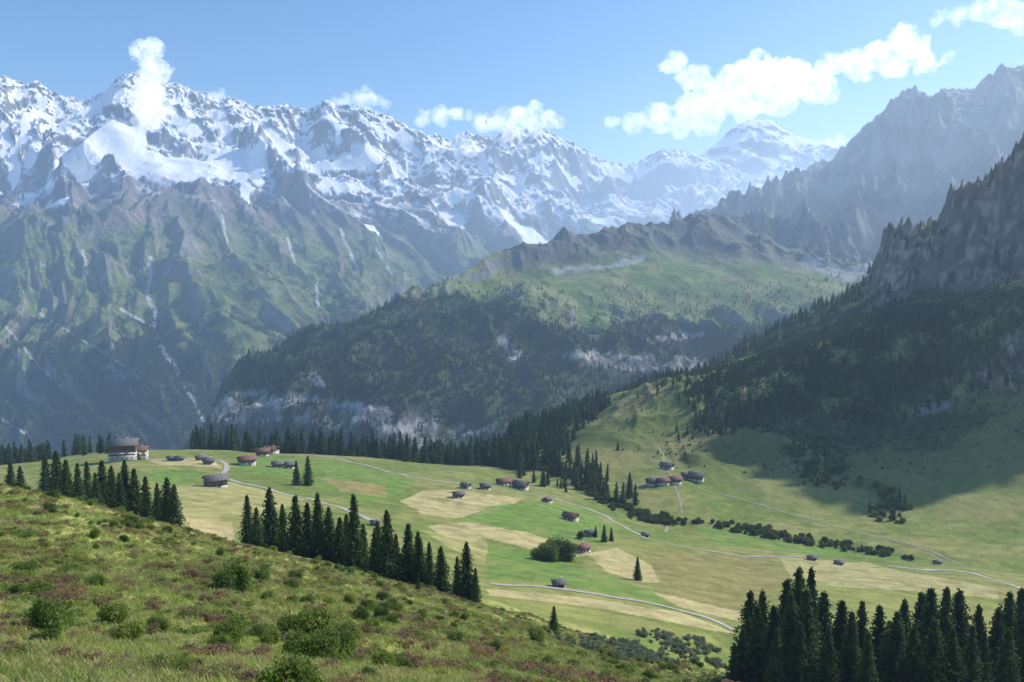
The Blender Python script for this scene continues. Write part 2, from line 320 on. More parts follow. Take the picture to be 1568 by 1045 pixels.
# ---------- SHEET A : foreground + meadow + right hill
A=Sheet(-350,2100,1300,[
 dict(p=[(-350,-1.9,1.5),(2100,-1.9,1.5)],z=1,sm=0),
 dict(p=[(-350,-9,20),(0,-9.5,20),(784,-10.8,20),(2100,-11.5,20)],z=1),
 dict(p=[(-350,880,60),(0,892,60),(360,930,60),(740,1000,65),(1000,1055,70),(1300,1085,80),(2100,1085,80)]),
 dict(p=[(-350,735,125),(0,754,125),(100,768,130),(180,786,138),(360,836,150),(500,866,158),(740,931,170),(830,960,175),(950,1000,178),(1130,1055,180),(1300,1078,180),(1568,1085,180),(2100,1085,180)]),
 dict(p=[(-350,757,245),(0,765,245),(180,792,245),(360,838,245),(500,856,245),(740,905,245),(900,945,245),(1000,955,245),(1130,988,250),(1300,985,250),(1568,1010,250),(2100,1030,250)]),
 dict(p=[(-350,750,330),(0,752,330),(180,780,330),(270,790,330),(360,802,330),(500,818,330),(740,868,330),(900,888,330),(1130,920,330),(1300,920,330),(1568,950,330),(2100,990,330)]),
 dict(p=[(-350,735,480),(0,735,480),(180,728,480),(270,742,480),(360,745,480),(500,760,480),(740,787,480),(900,808,480),(1130,850,480),(1300,866,470),(1480,876,460),(1568,890,450),(2100,900,400)]),
 dict(p=[(-350,722,620),(0,720,620),(180,702,620),(360,708,620),(500,717,620),(740,737,620),(820,755,610),(900,778,600),(1000,800,590),(1130,815,570),(1300,838,545),(1450,852,520),(1568,868,500),(2100,880,450)]),
 dict(p=[(-350,718,760),(0,716,760),(180,690,760),(360,691,760),(500,699,760),(740,716,760),(800,722,740),(870,725,720),(940,740,690),(1020,748,660),(1130,770,640),(1300,790,620),(1568,800,590),(2100,800,520)]),
 dict(p=[(-350,-280,930),(0,-280,930),(360,-260,930),(500,-250,930),(700,-235,930),(760,-205,930),(800,-180,930),(850,-172,900),(900,-165,860),(960,-160,840),(1050,-163,800),(1300,-160,780),(1568,-135,740),(2100,-80,650)],z=1),
 dict(p=[(-350,-600,1200),(360,-580,1200),(600,-540,1200),(740,-380,1180),(800,-230,1130),(850,-187,1100),(900,-170,1060),(1000,-130,1000),(1130,-110,950),(1300,-70,950),(1450,-40,900),(1568,0,850),(2100,110,760)],z=1),
 dict(p=[(-350,-800,1500),(600,-750,1500),(740,-600,1450),(800,-270,1250),(860,-215,1250),(910,-202,1230),(1000,-172,1200),(1130,-140,1200),(1200,-105,1200),(1280,-70,1200),(1345,-35,1190),(1400,-22,1170),(1568,-5,1120),(1700,60,1000),(2100,180,900)],z=1),
 dict(p=[(-350,-850,1700),(600,-820,1700),(740,-700,1650),(800,-300,1350),(830,-240,1330),(880,-222,1330),(910,-208,1330),(960,-186,1320),(1000,-168,1320),(1060,-155,1330),(1100,-133,1340),(1180,-90,1350),(1250,-50,1350),(1300,-20,1330),(1335,10,1310),(1350,52,1280),(1400,88,1255),(1440,105,1240),(1480,130,1230),(1520,165,1220),(1568,202,1210),(1640,320,1210),(1750,525,1200),(2100,680,1150)],z=1,sm=2),  # unseen right end raised to throw shade onto the hillside
 dict(p=[(-350,-900,2000),(740,-880,2000),(860,-600,1900),(1000,-500,1900),(1300,-350,1800),(1568,0,1700),(2100,500,1500)],z=1),
 dict(p=[(-350,-980,2600),(2100,-980,2600)],z=1)],
 [6,40,100,50,50,80,90,80,70,60,60,150,20,10])
X,Y=A.X,A.D;V=A.V;px,py=A.pix()
fg=sstep(.7,2,V)*(1-sstep(3.3,4,V))
f1=fbm(X/14,Y/14,5,4);f2=fbm(X/2.2,Y/2.2,4,14);fL=fbm(X/90,Y/90,4,24)
A.Z+=fg*(f1*1.1+f2*.35+.9*fbm(X/30,Y/30,2,44))
hill=sstep(7.6,9.5,V)*sstep(800,1000,px)
hr=sstep(10.6,11.2,V)*sstep(1300,1360,px)
A.Z+=sstep(3.6,5,V)*(1-hill)*fL*3.0
A.Z+=hill*(ero(X/160,Y/160,7,34)*20+ridged(X/90,Y/90,5,35)*5+ridged(X/40,Y/140,4,39)*3)+hr*(ridged(X/100,Y/160,6,36,.55)*36+ridged(X/28,Y/40,5,37,.6)*11)
n=A.slope(); nz=n[...,2]; px,py=A.pix()
np_=A.Z.shape
wb=fbm(X/25,Y/25,2,64)
def poly(pts,wob=5,w2=1.2):
    qx=px+wob*fL*2.0+w2*f1; qy=py+wob*.35*wb+(w2-1.2)*.4*f1
    ins=np.zeros(qx.shape,bool); m=len(pts)
    for i in range(m):
        x0,y0=pts[i];x1,y1=pts[(i+1)%m]
        c=((y0>qy)!=(y1>qy))&(qx<(x1-x0)*(qy-y0)/((y1-y0) if y1!=y0 else 1e-6)+x0); ins^=c
    return ins.astype(float)
mead=sstep(3.5,4,V)
base=mix(const(np_,(.165,.215,.05)),(.26,.26,.085),sstep(-.35,.35,fL+.3*f1))
fr=fbm(X/8,Y/8,4,54)
tan=(.50,.41,.20); lt=(.40,.36,.145); bg=(.155,.25,.052); br=(.26,.23,.085); yg=(.27,.28,.08)
fields=[(lt,[(0,748),(120,760),(270,785),(340,790),(365,835),(250,815),(150,800),(0,760)]),
 (tan,[(120,788),(270,788),(360,800),(355,832),(250,820)]),
 (lt,[(262,748),(345,738),(470,765),(400,790),(270,790)]),
 (tan,[(225,705),(330,700),(342,716),(250,712)]),
 (bg,[(225,718),(320,722),(325,732),(255,748)]),
 (bg,[(360,700),(480,702),(640,735),(600,760),(560,770),(430,730),(360,722)]),
 ((.33,.25,.10),[(490,732),(590,743),(588,762),(520,752)]),
 (tan,[(608,768),(648,750),(720,752),(805,764),(750,785),(700,794),(650,788)]),
 (bg,[(705,795),(745,776),(830,766),(905,782),(940,806),(925,835),(800,820)]),
 (tan,[(655,806),(720,799),(810,816),(900,850),(870,858),(745,824),(690,830)]),
 (bg,[(745,830),(830,850),(930,880),(1020,915),(1030,925),(880,900),(745,885)]),
 (tan,[(895,848),(950,838),(1000,868),(1022,893),(980,892),(930,875)]),
 (lt,[(640,812),(740,822),(745,860),(700,845)]),
 (br,[(985,838),(1185,856),(1212,888),(1145,940),(1025,912),(1000,870)]),
 ((.42,.37,.17),[(1195,854),(1320,862),(1420,882),(1530,900),(1530,918),(1400,905),(1250,898),(1212,884)]),
 (yg,[(1212,892),(1400,908),(1540,925),(1560,1000),(1300,960),(1150,935)]),
 (bg,[(1060,806),(1200,822),(1350,845),(1420,862),(1250,850),(1100,835)]),
 (tan,[(745,902),(900,916),(1040,938),(1130,972),(1085,966),(900,928),(750,912)]),
 (tan,[(1000,905),(1140,938),(1132,952),(1040,930)]),
 (yg,[(750,915),(900,932),(1080,970),(1130,1010),(900,975),(760,945)])]
for c,p in fields:
    base=mix(base,c,poly(p)*mead*.85)
base=base*(1+.36*fr[...,None]*mead[...,None])
base=mix(base,(.13,.155,.045),mead*sstep(.15,.5,fbm(X/18,Y/18,4,72))*.45)
base=mix(base,(.34,.29,.12),mead*sstep(.15,.5,fbm(X/24,Y/24,4,74))*.35)
st=np.sin((X*.35+Y*.94)/2.6+fL*3); base=base*(1+.05*(st*mead*(V<8))[...,None])
fh=fbm(X/50,Y/50,5,84)
hc=mix(const(np_,(.165,.195,.055)),(.30,.25,.105),sstep(-.2,.45,fL+.5*fr)); hc=mix(hc,(.065,.095,.032),sstep(.0,.35,f1*.6+fr*.8)*.75)
shade_dk=poly([(1040,600),(1100,570),(1250,490),(1400,440),(1700,440),(1700,590),(1568,610),(1440,690),(1290,695),(1160,655)],wob=9,w2=14)
hc=mix(hc,(.035,.055,.022),shade_dk*sstep(-.6,.0,fh+.4*fr)*.92)  # hillside shade painted into the ground colour as darker green
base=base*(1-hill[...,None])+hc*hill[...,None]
rk=np.maximum(hr*sstep(.88,.74,nz+.14*fh+.08*fr), hill*sstep(.62,.5,nz+.1*fh))
bands=np.sin(A.Z/5.5+fh*4+fr*1.5)
rkc=mix(const(np_,(.17,.145,.12)),(.38,.31,.25),sstep(-.2,.6,fr+fh+.4*bands)); rkc=mix(rkc,(.06,.055,.05),sstep(.1,.4,f1+.25*bands)*.75)
base=base*(1-rk[...,None])+rkc*rk[...,None]
base=mix(base,(.045,.065,.025),hr*sstep(.15,.45,fbm(X/24,Y/24,4,88)+.4*(nz-.6))*.75)
base=mix(base,(.25,.24,.23),hill*line_mask([(1400,630),(1445,620)],11,px+14*fh,py+6*fh))
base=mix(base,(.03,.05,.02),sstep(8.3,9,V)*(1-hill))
fgm=(1-sstep(3.3,3.7,V))
hth=fbm(X/9,Y/9,4,94)
fc=mix(const(np_,(.20,.28,.055)),(.38,.37,.12),sstep(-.3,.3,f1)); fc=mix(fc,(.30,.20,.11),sstep(.1,.4,hth+.3*f2)*.8); fc=mix(fc,(.07,.11,.03),sstep(.1,.45,f2)*.55)
base=base*(1-fgm[...,None])+fc*fgm[...,None]
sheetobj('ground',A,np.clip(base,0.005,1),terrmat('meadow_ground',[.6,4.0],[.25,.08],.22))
print('A',time.time()-T0)
addobj('valley_floor',newmesh('valley_floor',[(-30000,-2000,-1050),(30000,-2000,-1050),(30000,40000,-1050),(-30000,40000,-1050)],[(0,1,2,3)],col=[(.05,.08,.03)]*4,mat=terrmat('valley_grass',[.01],[0])))

# ---------- vegetation meshes
def tris(cen,size,down=0.0,asp=1.0,r=rng):
    n=len(cen); size=np.broadcast_to(size,(n,))[:,None]
    a=r.normal(size=(n,3)); a/=np.linalg.norm(a,axis=1,keepdims=True)
    b=r.normal(size=(n,3)); b[:,2]-=down; b-=a*(a*b).sum(1,keepdims=True); b/=np.linalg.norm(b,axis=1,keepdims=True)
    v=np.stack([cen-a*size*.5,cen+a*size*.5,cen+b*size*asp],1)
    return v.reshape(-1,3)
def spruce_mesh(name,H,R,levels,nb,m,tsz,fmat,tmat,seed,top=.03):
    r=np.random.default_rng(seed); V_=[]
    lv=np.linspace(.04,1-top,levels)
    for h in lv:
        k=max(3,int(nb*(1-.4*h)))
        az=r.uniform(0,2*np.pi)+np.arange(k)*2*np.pi/k+r.normal(0,.25,k)
        L=R*((1-h)**.78)*r.uniform(.55,1.2,k)+.12
        L*=np.where(r.random(k)<.12,.5,1)
        if h<.12: L*=.6+3.2*h
        s=np.linspace(.12,1,m)[None,:]; z=h*H+r.normal(0,.15,k)[:,None]
        rad=L[:,None]*s
        zz=z+.12*L[:,None]*s-.42*L[:,None]*s*s+r.normal(0,.12,(k,m))
        c=np.stack([rad*np.cos(az)[:,None],rad*np.sin(az)[:,None],zz],-1).reshape(-1,3)+r.normal(0,.13,(k*m,3))
        sz=(tsz*(1.25-.5*s)*(1-.45*h)*np.ones((k,1))).ravel()
        V_.append(tris(c,sz,.9,1.15,r))
    c=np.stack([r.normal(0,.06,8),r.normal(0,.06,8),np.linspace(.93*H,H*1.005,8)],-1); V_.append(tris(c,.22*tsz+.1,-.5,1.2,r))
    fv=np.concatenate(V_); ff=np.arange(len(fv)).reshape(-1,3)
    ns=7; rings=[(0,.028*H*.5+.02),(.3*H,.02*H*.5),(.7*H,.009*H*.5),(H,.01)]
    tv=[];
    for z,q in rings:
        for i in range(ns): tv.append((q*math.cos(i*2*math.pi/ns),q*math.sin(i*2*math.pi/ns),z-(.6 if z==0 else 0)))
    tf=[]
    for j in range(3):
        for i in range(ns):
            a=j*ns+i;b=j*ns+(i+1)%ns; tf+= [(a,b,b+ns),(a,b+ns,a+ns)]
    n0=len(fv); me=newmesh(name,np.concatenate([fv,np.array(tv)]),np.concatenate([ff,np.array(tf)+n0]),smooth=False)
    me.materials.append(fmat); me.materials.append(tmat)
    mi=np.zeros(len(me.polygons),np.int32); mi[len(ff):]=1; me.polygons.foreach_set('material_index',mi)
    return me
def bush_mesh(name,R,H,lobes,nl,sz,mat,tmat,seed,stems=5):
    r=np.random.default_rng(seed); V_=[]
    for i in range(lobes):
        a=r.uniform(0,6.28); q=R*.75*math.sqrt(r.random()) if i else 0
        c=np.array([q*math.cos(a),q*math.sin(a),H*r.uniform(.2,.66)])
        d=r.normal(size=(nl,3)); d/=np.linalg.norm(d,axis=1,keepdims=True); rr=r.uniform(.45,1.15,(nl,1))
        p=c+d*rr*np.array([R*.45,R*.45,H*.34])*r.uniform(.6,1.2); p=p[p[:,2]>0]
        V_.append(tris(p,sz*r.uniform(.7,1.3,len(p)),0,1,r))
    fv=np.concatenate(V_); ff=np.arange(len(fv)).reshape(-1,3)
    tv=[];tf=[]
    for i in range(stems):
        a=r.uniform(0,6.28); w=R*.035+.01; e=np.array([math.cos(a)*R*.5,math.sin(a)*R*.5,H*.65]); b0=len(tv)
        for k in range(3): tv.append((w*math.cos(k*2.09),w*math.sin(k*2.09),-.1))
        tv.append(tuple(e)); tf+=[(b0,b0+1,b0+3),(b0+1,b0+2,b0+3),(b0+2,b0,b0+3)]
    n0=len(fv); me=newmesh(name,np.concatenate([fv,np.array(tv)]),np.concatenate([ff,np.array(tf)+n0]),smooth=False)
    me.materials.append(mat); me.materials.append(tmat)
    mi=np.zeros(len(me.polygons),np.int32); mi[len(ff):]=1; me.polygons.foreach_set('material_index',mi)
    return me
def tuft_mesh(name,R,H,n,w,mat,seed):
    r=np.random.default_rng(seed); a=r.uniform(0,6.28,n); q=R*np.sqrt(r.random(n))*.5
    b=np.stack([q*np.cos(a),q*np.sin(a),np.zeros(n)-.03],-1); d=r.uniform(0,6.28,n); l=r.uniform(.3,1.1,n)*H
    tip=b+np.stack([l*np.cos(d),l*np.sin(d),H*r.uniform(.3,1,n)],-1); s=np.stack([-np.sin(d),np.cos(d),0*d],-1)*w
    v=np.stack([b-s,b+s,tip],1).reshape(-1,3)
    return newmesh(name,v,np.arange(len(v)).reshape(-1,3),mat=mat,smooth=False)
mBark=plain('bark',(.09,.065,.045))
mSpr=plain('spruce_needles',(0,0,0),.7,.5,.4,rand=[(.05,.088,.03),(.07,.115,.036),(.09,.135,.04)],trans=.28)
mFor=plain('forest_needles',(0,0,0),.8,.2,.3,rand=[(.035,.062,.027),(.05,.082,.031),(.08,.11,.04)],trans=.15)
mBush=plain('shrub_leaves',(0,0,0),.6,1,.35,rand=[(.07,.11,.03),(.105,.16,.04),(.16,.215,.055)],trans=.4)
mFB=plain('bright_shrub_leaves',(0,0,0),.6,1,.35,rand=[(.13,.19,.05),(.19,.27,.06),(.30,.36,.07)],trans=.45)  # brighter, yellower green leaf colour than the other shrubs
mHeath=plain('heath_leaves',(0,0,0),.7,3,.35,rand=[(.11,.17,.04),(.17,.25,.05),(.33,.38,.09),(.22,.29,.06),(.27,.17,.13),(.38,.27,.13),(.34,.37,.09),(.17,.25,.05),(.28,.19,.10)],trans=.5,pos=.16)
mWil=plain('willow_leaves',(.22,.27,.17),.6,1,.3,trans=.35)
mGrass=plain('grass_blades',(0,0,0),.6,1,.25,rand=[(.18,.28,.055),(.27,.37,.07),(.46,.46,.14),(.30,.40,.08),(.50,.42,.20),(.24,.35,.06),(.40,.42,.11),(.44,.34,.17)],trans=.5,pos=.13)
def coll(name,meshes):
    c=bpy.data.collections.new(name)
    for i,m in enumerate(meshes): c.objects.link(bpy.data.objects.new(m.name,m))
    return c
SPR=[spruce_mesh('spruce_a%d'%i,20,R,32,12,11,.9,mSpr,mBark,100+i) for i,R in enumerate([5.4,4.9,6.0,5.2,4.5])]
SMID=coll('spruce_mid',[spruce_mesh('spruce_m%d'%i,20,R,15,8,4,1.9,mSpr,mBark,200+i) for i,R in enumerate([4.4,3.9,4.8])])
SLOW=coll('spruce_far',[spruce_mesh('spruce_f%d'%i,20,R,8,6,2,3.6,mFor,mBark,300+i) for i,R in enumerate([3.8,3.3,4.3])])
BUSH=[bush_mesh('bush_b%d'%i,1,1.5,12,170,.15,mBush,mBark,400+i) for i in range(3)]
FBUSH=[bush_mesh('bush_f%d'%i,1,1.5,14,320,.10,mFB,mBark,410+i) for i in range(3)]
CBUSH=coll('bushes',BUSH); CFB=coll('fbushes',FBUSH)
CWIL=coll('willows',[bush_mesh('willow%d'%i,1,1.3,8,130,.16,mWil,mBark,430+i) for i in range(2)])
CHEATH=coll('heaths',[bush_mesh('heath%d'%i,.6,.45,7,80,.075,mHeath,mBark,460+i) for i in range(3)])
CT=coll('tufts',[tuft_mesh('tuft%d'%i,.8,.32,28,.03,mGrass,500+i) for i in range(4)])
def scatter(name,P,S,c,seed=1,sz=None):
    P=np.asarray(P,np.float32); n=len(P)
    me=bpy.data.meshes.new(name); me.vertices.add(n); me.vertices.foreach_set('co',P.ravel())
    r=np.random.default_rng(seed)
    at=me.attributes.new('scl','FLOAT_VECTOR','POINT'); s=np.asarray(S,np.float32)
    if s.ndim==1: s=np.stack([s*r.uniform(.85,1.15,n),s*r.uniform(.85,1.15,n),s],-1)
    at.data.foreach_set('vector',s.astype(np.float32).ravel())
    ar=me.attributes.new('rot','FLOAT_VECTOR','POINT'); ro=np.stack([r.normal(0,.03,n),r.normal(0,.03,n),r.uniform(0,6.28,n)],-1).astype(np.float32); ar.data.foreach_set('vector',ro.ravel())
    o=addobj(name,me); g=bpy.data.node_groups.new(name+'_gn','GeometryNodeTree')
    g.interface.new_socket('Geometry',in_out='INPUT',socket_type='NodeSocketGeometry'); g.interface.new_socket('Geometry',in_out='OUTPUT',socket_type='NodeSocketGeometry')
    N=g.nodes;L=g.links; gi=N.new('NodeGroupInput');go=N.new('NodeGroupOutput'); ip=N.new('GeometryNodeInstanceOnPoints')
    ci=N.new('GeometryNodeCollectionInfo'); ci.inputs['Collection'].default_value=c; ci.inputs['Separate Children'].default_value=True; ci.inputs['Reset Children'].default_value=True
    ip.inputs['Pick Instance'].default_value=True
    na=N.new('GeometryNodeInputNamedAttribute'); na.data_type='FLOAT_VECTOR'; na.inputs['Name'].default_value='scl'
    nb=N.new('GeometryNodeInputNamedAttribute'); nb.data_type='FLOAT_VECTOR'; nb.inputs['Name'].default_value='rot'
    rv=N.new('FunctionNodeRandomValue'); rv.data_type='INT'; rv.inputs[4].default_value=0; rv.inputs[5].default_value=len(c.objects)-1
    L.new(gi.outputs[0],ip.inputs['Points']);L.new(ci.outputs[0],ip.inputs['Instance']);L.new(rv.outputs[2],ip.inputs['Instance Index'])
    L.new(nb.outputs[0],ip.inputs['Rotation']);L.new(na.outputs[0],ip.inputs['Scale']);L.new(ip.outputs[0],go.inputs[0])
    md=o.modifiers.new('scatter','NODES'); md.node_group=g
    return o
def sheet_pts(s,mask,n,power=1.0,seed=5):
    r=np.random.default_rng(seed)
    R_,C_=s.Z.shape
    a=np.abs(np.gradient(s.D,axis=0)*np.gradient(s.X,axis=1))
    w=(mask*a*(s.D**(-power)))[:-1,:-1].ravel(); w=np.clip(w,0,None); cdf=np.cumsum(w); k=np.searchsorted(cdf,r.random(n)*cdf[-1]); i=k//(C_-1); j=k%(C_-1)
    u=r.random(n);v=r.random(n)
    def bl(M): return (M[i,j]*(1-u)*(1-v)+M[i,j+1]*u*(1-v)+M[i+1,j]*(1-u)*v+M[i+1,j+1]*u*v)
    return np.stack([bl(s.X),bl(s.D),bl(s.Z)],-1)
r=np.random.default_rng(3)
pB=B.pix(); mB=fmB*(1-clB*.97)*(B.V>.9)*(pB[1]<740)*(pB[0]>290)
P=sheet_pts(B,mB,30000,.3,5); scatter('spruce_forest',P,r.uniform(.45,.95,len(P)),SLOW,1)
mb2=(treeB>-55)*(treeB<4)*(B.V<6.2)*(B.V>1); P=sheet_pts(B,mb2.astype(float),900,0,6); scatter('spruce_forest',P,r.uniform(.3,.7,len(P)),SLOW,2)
pC=C.pix(); P=sheet_pts(C,Cfm*(pC[0]<700)*(pC[0]>-60)*(pC[1]<720)*(C.V>1.9),14000,0,7); scatter('spruce_forest',P,r.uniform(.6,1.0,len(P)),SLOW,3)
px,py=A.pix(); V=A.V
def inpoly(pts,wob=3,w2=1.2): return poly(pts,wob,w2)
m1=((V>8.02)&(V<9.3)&(px>285)&(px<820)).astype(float)*np.interp(px,[285,500,520,820],[1,1,.8,1.3])
P=sheet_pts(A,m1,1500,0,8); scatter('spruce_forest',P,r.uniform(.55,1.45,len(P)),SMID,4)
m2=inpoly([(770,655),(830,640),(900,618),(935,620),(912,648),(870,665),(872,700),(920,725),(975,765),(1010,800),(960,800),(880,765),(800,735),(760,715)],6,6)*(V>7.3)
P=sheet_pts(A,m2*sstep(-.45,.0,fh),1700,0,9); scatter('spruce_forest',P,r.uniform(.4,1.1,len(P)),SMID,5)
m3=((V>7.4)&(V<9)&(px<300)&(px>-150)).astype(float)*np.interp(px,[-100,0,60,75,150,185,280,300],[1,1,1,.4,.4,0,0,0])
P=sheet_pts(A,m3,320,0,10); scatter('spruce_forest',P,r.uniform(.7,1.1,len(P)),SMID,6)
m4=((V>11.4)&(V<12.15)&(px>900)&(px<1345)).astype(float)*sstep(-.3,.25,fh)
P=sheet_pts(A,m4*np.interp(px,[900,1100,1340],[1.6,1.4,1]),620,0,11); scatter('spruce_forest',P,r.uniform(.35,.95,len(P)),SMID,7)
m4=((V>11.8)&(V<12.12)&(px>1340)&(px<1620)).astype(float)*sstep(-.2,.3,fh)
P=sheet_pts(A,m4,130,0,11); scatter('spruce_forest',P,r.uniform(.3,.65,len(P)),SMID,7)
m5=(hill>.9)*(V<11.2)*(px>900)*(sstep(.05,.35,fh)*.15+inpoly([(1040,590),(1180,625),(1150,670),(1060,668)],6,10)*2.0+inpoly([(1000,575),(1330,435),(1430,470),(1568,490),(1700,500),(1568,580),(1350,660),(1150,620)],8,14)*1.4*sstep(-.6,.0,fh))
P=sheet_pts(A,m5,4200,0,12); scatter('spruce_forest',P,r.uniform(.18,.6,len(P)),SMID,8)
c1=inpoly([(1200,700),(1225,672),(1262,665),(1300,690),(1318,735),(1280,752),(1225,745)],4,16); c2=inpoly([(1325,775),(1345,745),(1368,742),(1388,780),(1375,800),(1340,800)],4,10)
P=sheet_pts(A,(c1+c2*1.3)*(V>7)*(V<11),210,0,13); scatter('shrubs',P,np.random.default_rng(8).choice([.7,1.1,1.8,2.8,3.8],len(P)),CFB,9)
P=sheet_pts(A,(c1+c2*1.5)*(V>7)*(V<11),22,0,33); scatter('spruce_forest',P,r.uniform(.25,.55,len(P)),SMID,39)
m6=(hill>.5)*(V<11.2)*(px>940)*(sstep(.12,.4,fh)*.35+shade_dk*.9+.015+.5*inpoly([(1150,640),(1320,660),(1400,780),(1300,790),(1180,740)],6,16)*sstep(0,.3,fr+fh))
P=sheet_pts(A,m6,6500,0,23); scatter('shrubs',P,r.uniform(.4,1.5,len(P)),CBUSH,19)
m7=line_mask([(800,705),(870,728),(915,765),(990,795),(1100,805),(1250,832),(1400,852)],9,px+6*fL,py+4*fh,.3)*(V>5)*(V<9.3)*sstep(-.35,.2,fh+fr)
P=sheet_pts(A,m7,850,0,14); scatter('shrubs',P,r.uniform(.8,2.6,len(P)),CBUSH,10)
m8=inpoly([(790,975),(880,985),(1000,965),(1080,985),(1120,1030),(1000,1020),(850,1000)],5,10)*((V>2.7)&(V<4.2))*sstep(-.3,.2,f1)
P=sheet_pts(A,m8,200,0,15); scatter('willow_shrubs',P,r.uniform(.5,1.4,len(P)),CWIL,11)
mf=((V<3.25)&(A.D>8)).astype(float)*(px>-60)*(px<1640)
P=sheet_pts(A,mf,70000,1.0,16); scatter('grass',P,r.uniform(.6,1.4,len(P))*np.clip(P[:,1]/60,.55,1.2),CT,12)
P=sheet_pts(A,mf*(A.D>15)*(sstep(.0,.3,hth)+.07),8500,.5,17); scatter('heath_shrubs',P,r.uniform(.5,1.6,len(P))*np.clip(P[:,1]/45,.45,1),CHEATH,13)
P=sheet_pts(A,mf*(A.D>28)*(px<1090)*(sstep(.0,.4,f1)*sstep(-.1,.25,fbm(A.X/20,A.D/20,3,90))+.05),330,.2,18); scatter('shrubs',P,r.uniform(.2,.95,len(P)),CFB,14)
print('scatter',time.time()-T0)
def tree_at(px_,D,top,k):
    t,e=ray(px_,top); x=t*D; z=A.height(x,D); h=e*D-z
    if h<3: h=3
    o=addobj('spruce_tree',SPR[k%5]); o.location=(x,D,z-.3); s=h/20; w=min(s,1.3)*(.82+.36*((k*37)%10)/10)
    o.scale=(w,w,s); o.rotation_euler=(0,0,k*1.7)
def tree_base(px_,by,top,k,name='spruce_tree',me=None,H=20,wk=1.0):
    x,D,z=A.hit(px_,by); h=(by-top)*D/F
    o=addobj(name,me or SPR[k%5]); o.location=(x,D,z-.2); s=h/H; o.scale=(s*wk,s*wk,s); o.rotation_euler=(0,0,k*1.7)
k=0
for a,b,d in [(378,756,200),(392,775,196),(412,745,204),(432,770,196),(452,757,198),(470,768,206),(486,753,200),(503,775,198),(520,790,196),(541,755,192),(556,800,196),(574,810,190),(592,780,188),(606,815,192),(625,800,190),(642,822,188),(657,828,192),(675,835,188),(714,828,182),(728,868,180),(700,850,186),(640,812,202),(578,796,205),(530,785,204),
  (15,705,300),(30,712,280),(68,692,330),(85,690,300),(100,702,270),(118,708,260),(132,705,280),(155,703,250),(170,712,240),(190,702,235),(205,716,235),(222,728,230),(240,738,228),(255,730,222),(266,740,220),(145,722,225),(182,722,225),
  (1149,903,185),(1168,903,195),(1185,925,190),(1206,885,188),(1224,867,182),(1243,868,192),(1262,905,195),(1290,917,188),(1305,935,180),(1321,918,192),(1348,925,190),(1362,950,182),(1386,915,190),(1412,905,195),(1427,898,188),(1450,896,184),(1470,902,192),(1432,945,170),(1490,955,175),(1508,965,180),(1530,930,184),(1547,905,190),(1565,898,194),(1585,900,190),(1138,960,180),(1270,960,172),(1400,960,172),(1545,960,170),(1330,965,170),(1190,960,170),(1225,950,172),(1460,960,172),(1212,905,178),(1236,900,176),(1160,925,178),(1500,925,195),(1375,935,178),(1125,985,178)]:
    tree_at(a,d,b,k);k+=1
for a,b,c in [(454,743,704),(472,743,696),(976,889,850),(848,970,924),(964,762,722),(912,823,804),(925,830,802),(936,829,806),(946,690,676),(640,905,880)]:
    tree_base(a,b,c,k);k+=1
for a,b,c in [(362,908,852),(472,990,918),(442,1070,985),(400,893,866),(618,1030,995),(530,985,945),(820,985,958),(695,990,962),(280,1035,995),(835,856,826),(855,856,820),(868,858,828),(822,856,836),(845,858,830),(890,825,812),(150,900,872),(70,985,950),(560,1040,1010),(760,1000,975)]:
    tree_base(a,b,c,k,'leafy_bush',FBUSH[k%3],1.5,.9);k+=1

# ---------- roads
def ribbon(name,pts,w,mat,sheet=A,up=.18):
    W=np.array([sheet.hit(a,b)[:2] for a,b in pts]); 
    d=np.r_[0,np.cumsum(np.hypot(*np.diff(W,axis=0).T))]; m=max(8,int(d[-1]/3)); s=np.linspace(0,d[-1],m)
    x=gs(np.interp(s,d,W[:,0]),3);y=gs(np.interp(s,d,W[:,1]),3); tx=np.gradient(x);ty=np.gradient(y);l=np.hypot(tx,ty)+1e-6; nx,ny=-ty/l,tx/l
    V_=[]
    for i in range(m):
        ww=w*(1+.15*math.sin(i*.7))
        for q in (-.5,0,.5):
            a,b=x[i]+nx[i]*ww*q,y[i]+ny[i]*ww*q
            V_.append((a,b,sheet.height(a,b)+up))
    f=[]
    for i in range(m-1):
        for j in (0,1): a=i*3+j; f.append((a,a+1,a+4,a+3))
    return addobj(name,newmesh(name,V_,f,mat=mat))
mRoad=plain('gravel_road',(.42,.40,.36),.95,.4,.15); mPath=plain('dirt_path',(.36,.32,.24),.95,.4,.2); mWat=plain('stream_stones',(.45,.46,.46),.6,.3,.3)
ribbon('road',[(225,704),(290,703),(340,706),(349,716),(340,730),(372,741),(420,752),(470,763),(520,777),(575,800)],3.4,mRoad)
ribbon('road',[(345,692),(430,695),(490,699),(560,712),(640,733),(700,741),(760,748),(850,763),(920,785),(965,812),(1000,828),(1060,840),(1180,853),(1290,860)],2.8,mRoad)
ribbon('road',[(735,892),(830,898),(900,908),(1000,924),(1070,941),(1110,955),(1131,970)],2.8,mRoad)
ribbon('path',[(1062,744),(1120,760),(1180,778),(1290,808),(1380,830),(1440,850),(1490,870)],1.6,mPath)
ribbon('path',[(1005,682),(1018,700),(1015,712),(1030,735),(1040,760),(1045,790)],1.2,mPath)
ribbon('path',[(1018,795),(1024,806),(1018,816)],2.2,mPath)
ribbon('stream',[(1350,866),(1400,874),(1440,872),(1480,876),(1530,890),(1568,905)],3.0,mWat)
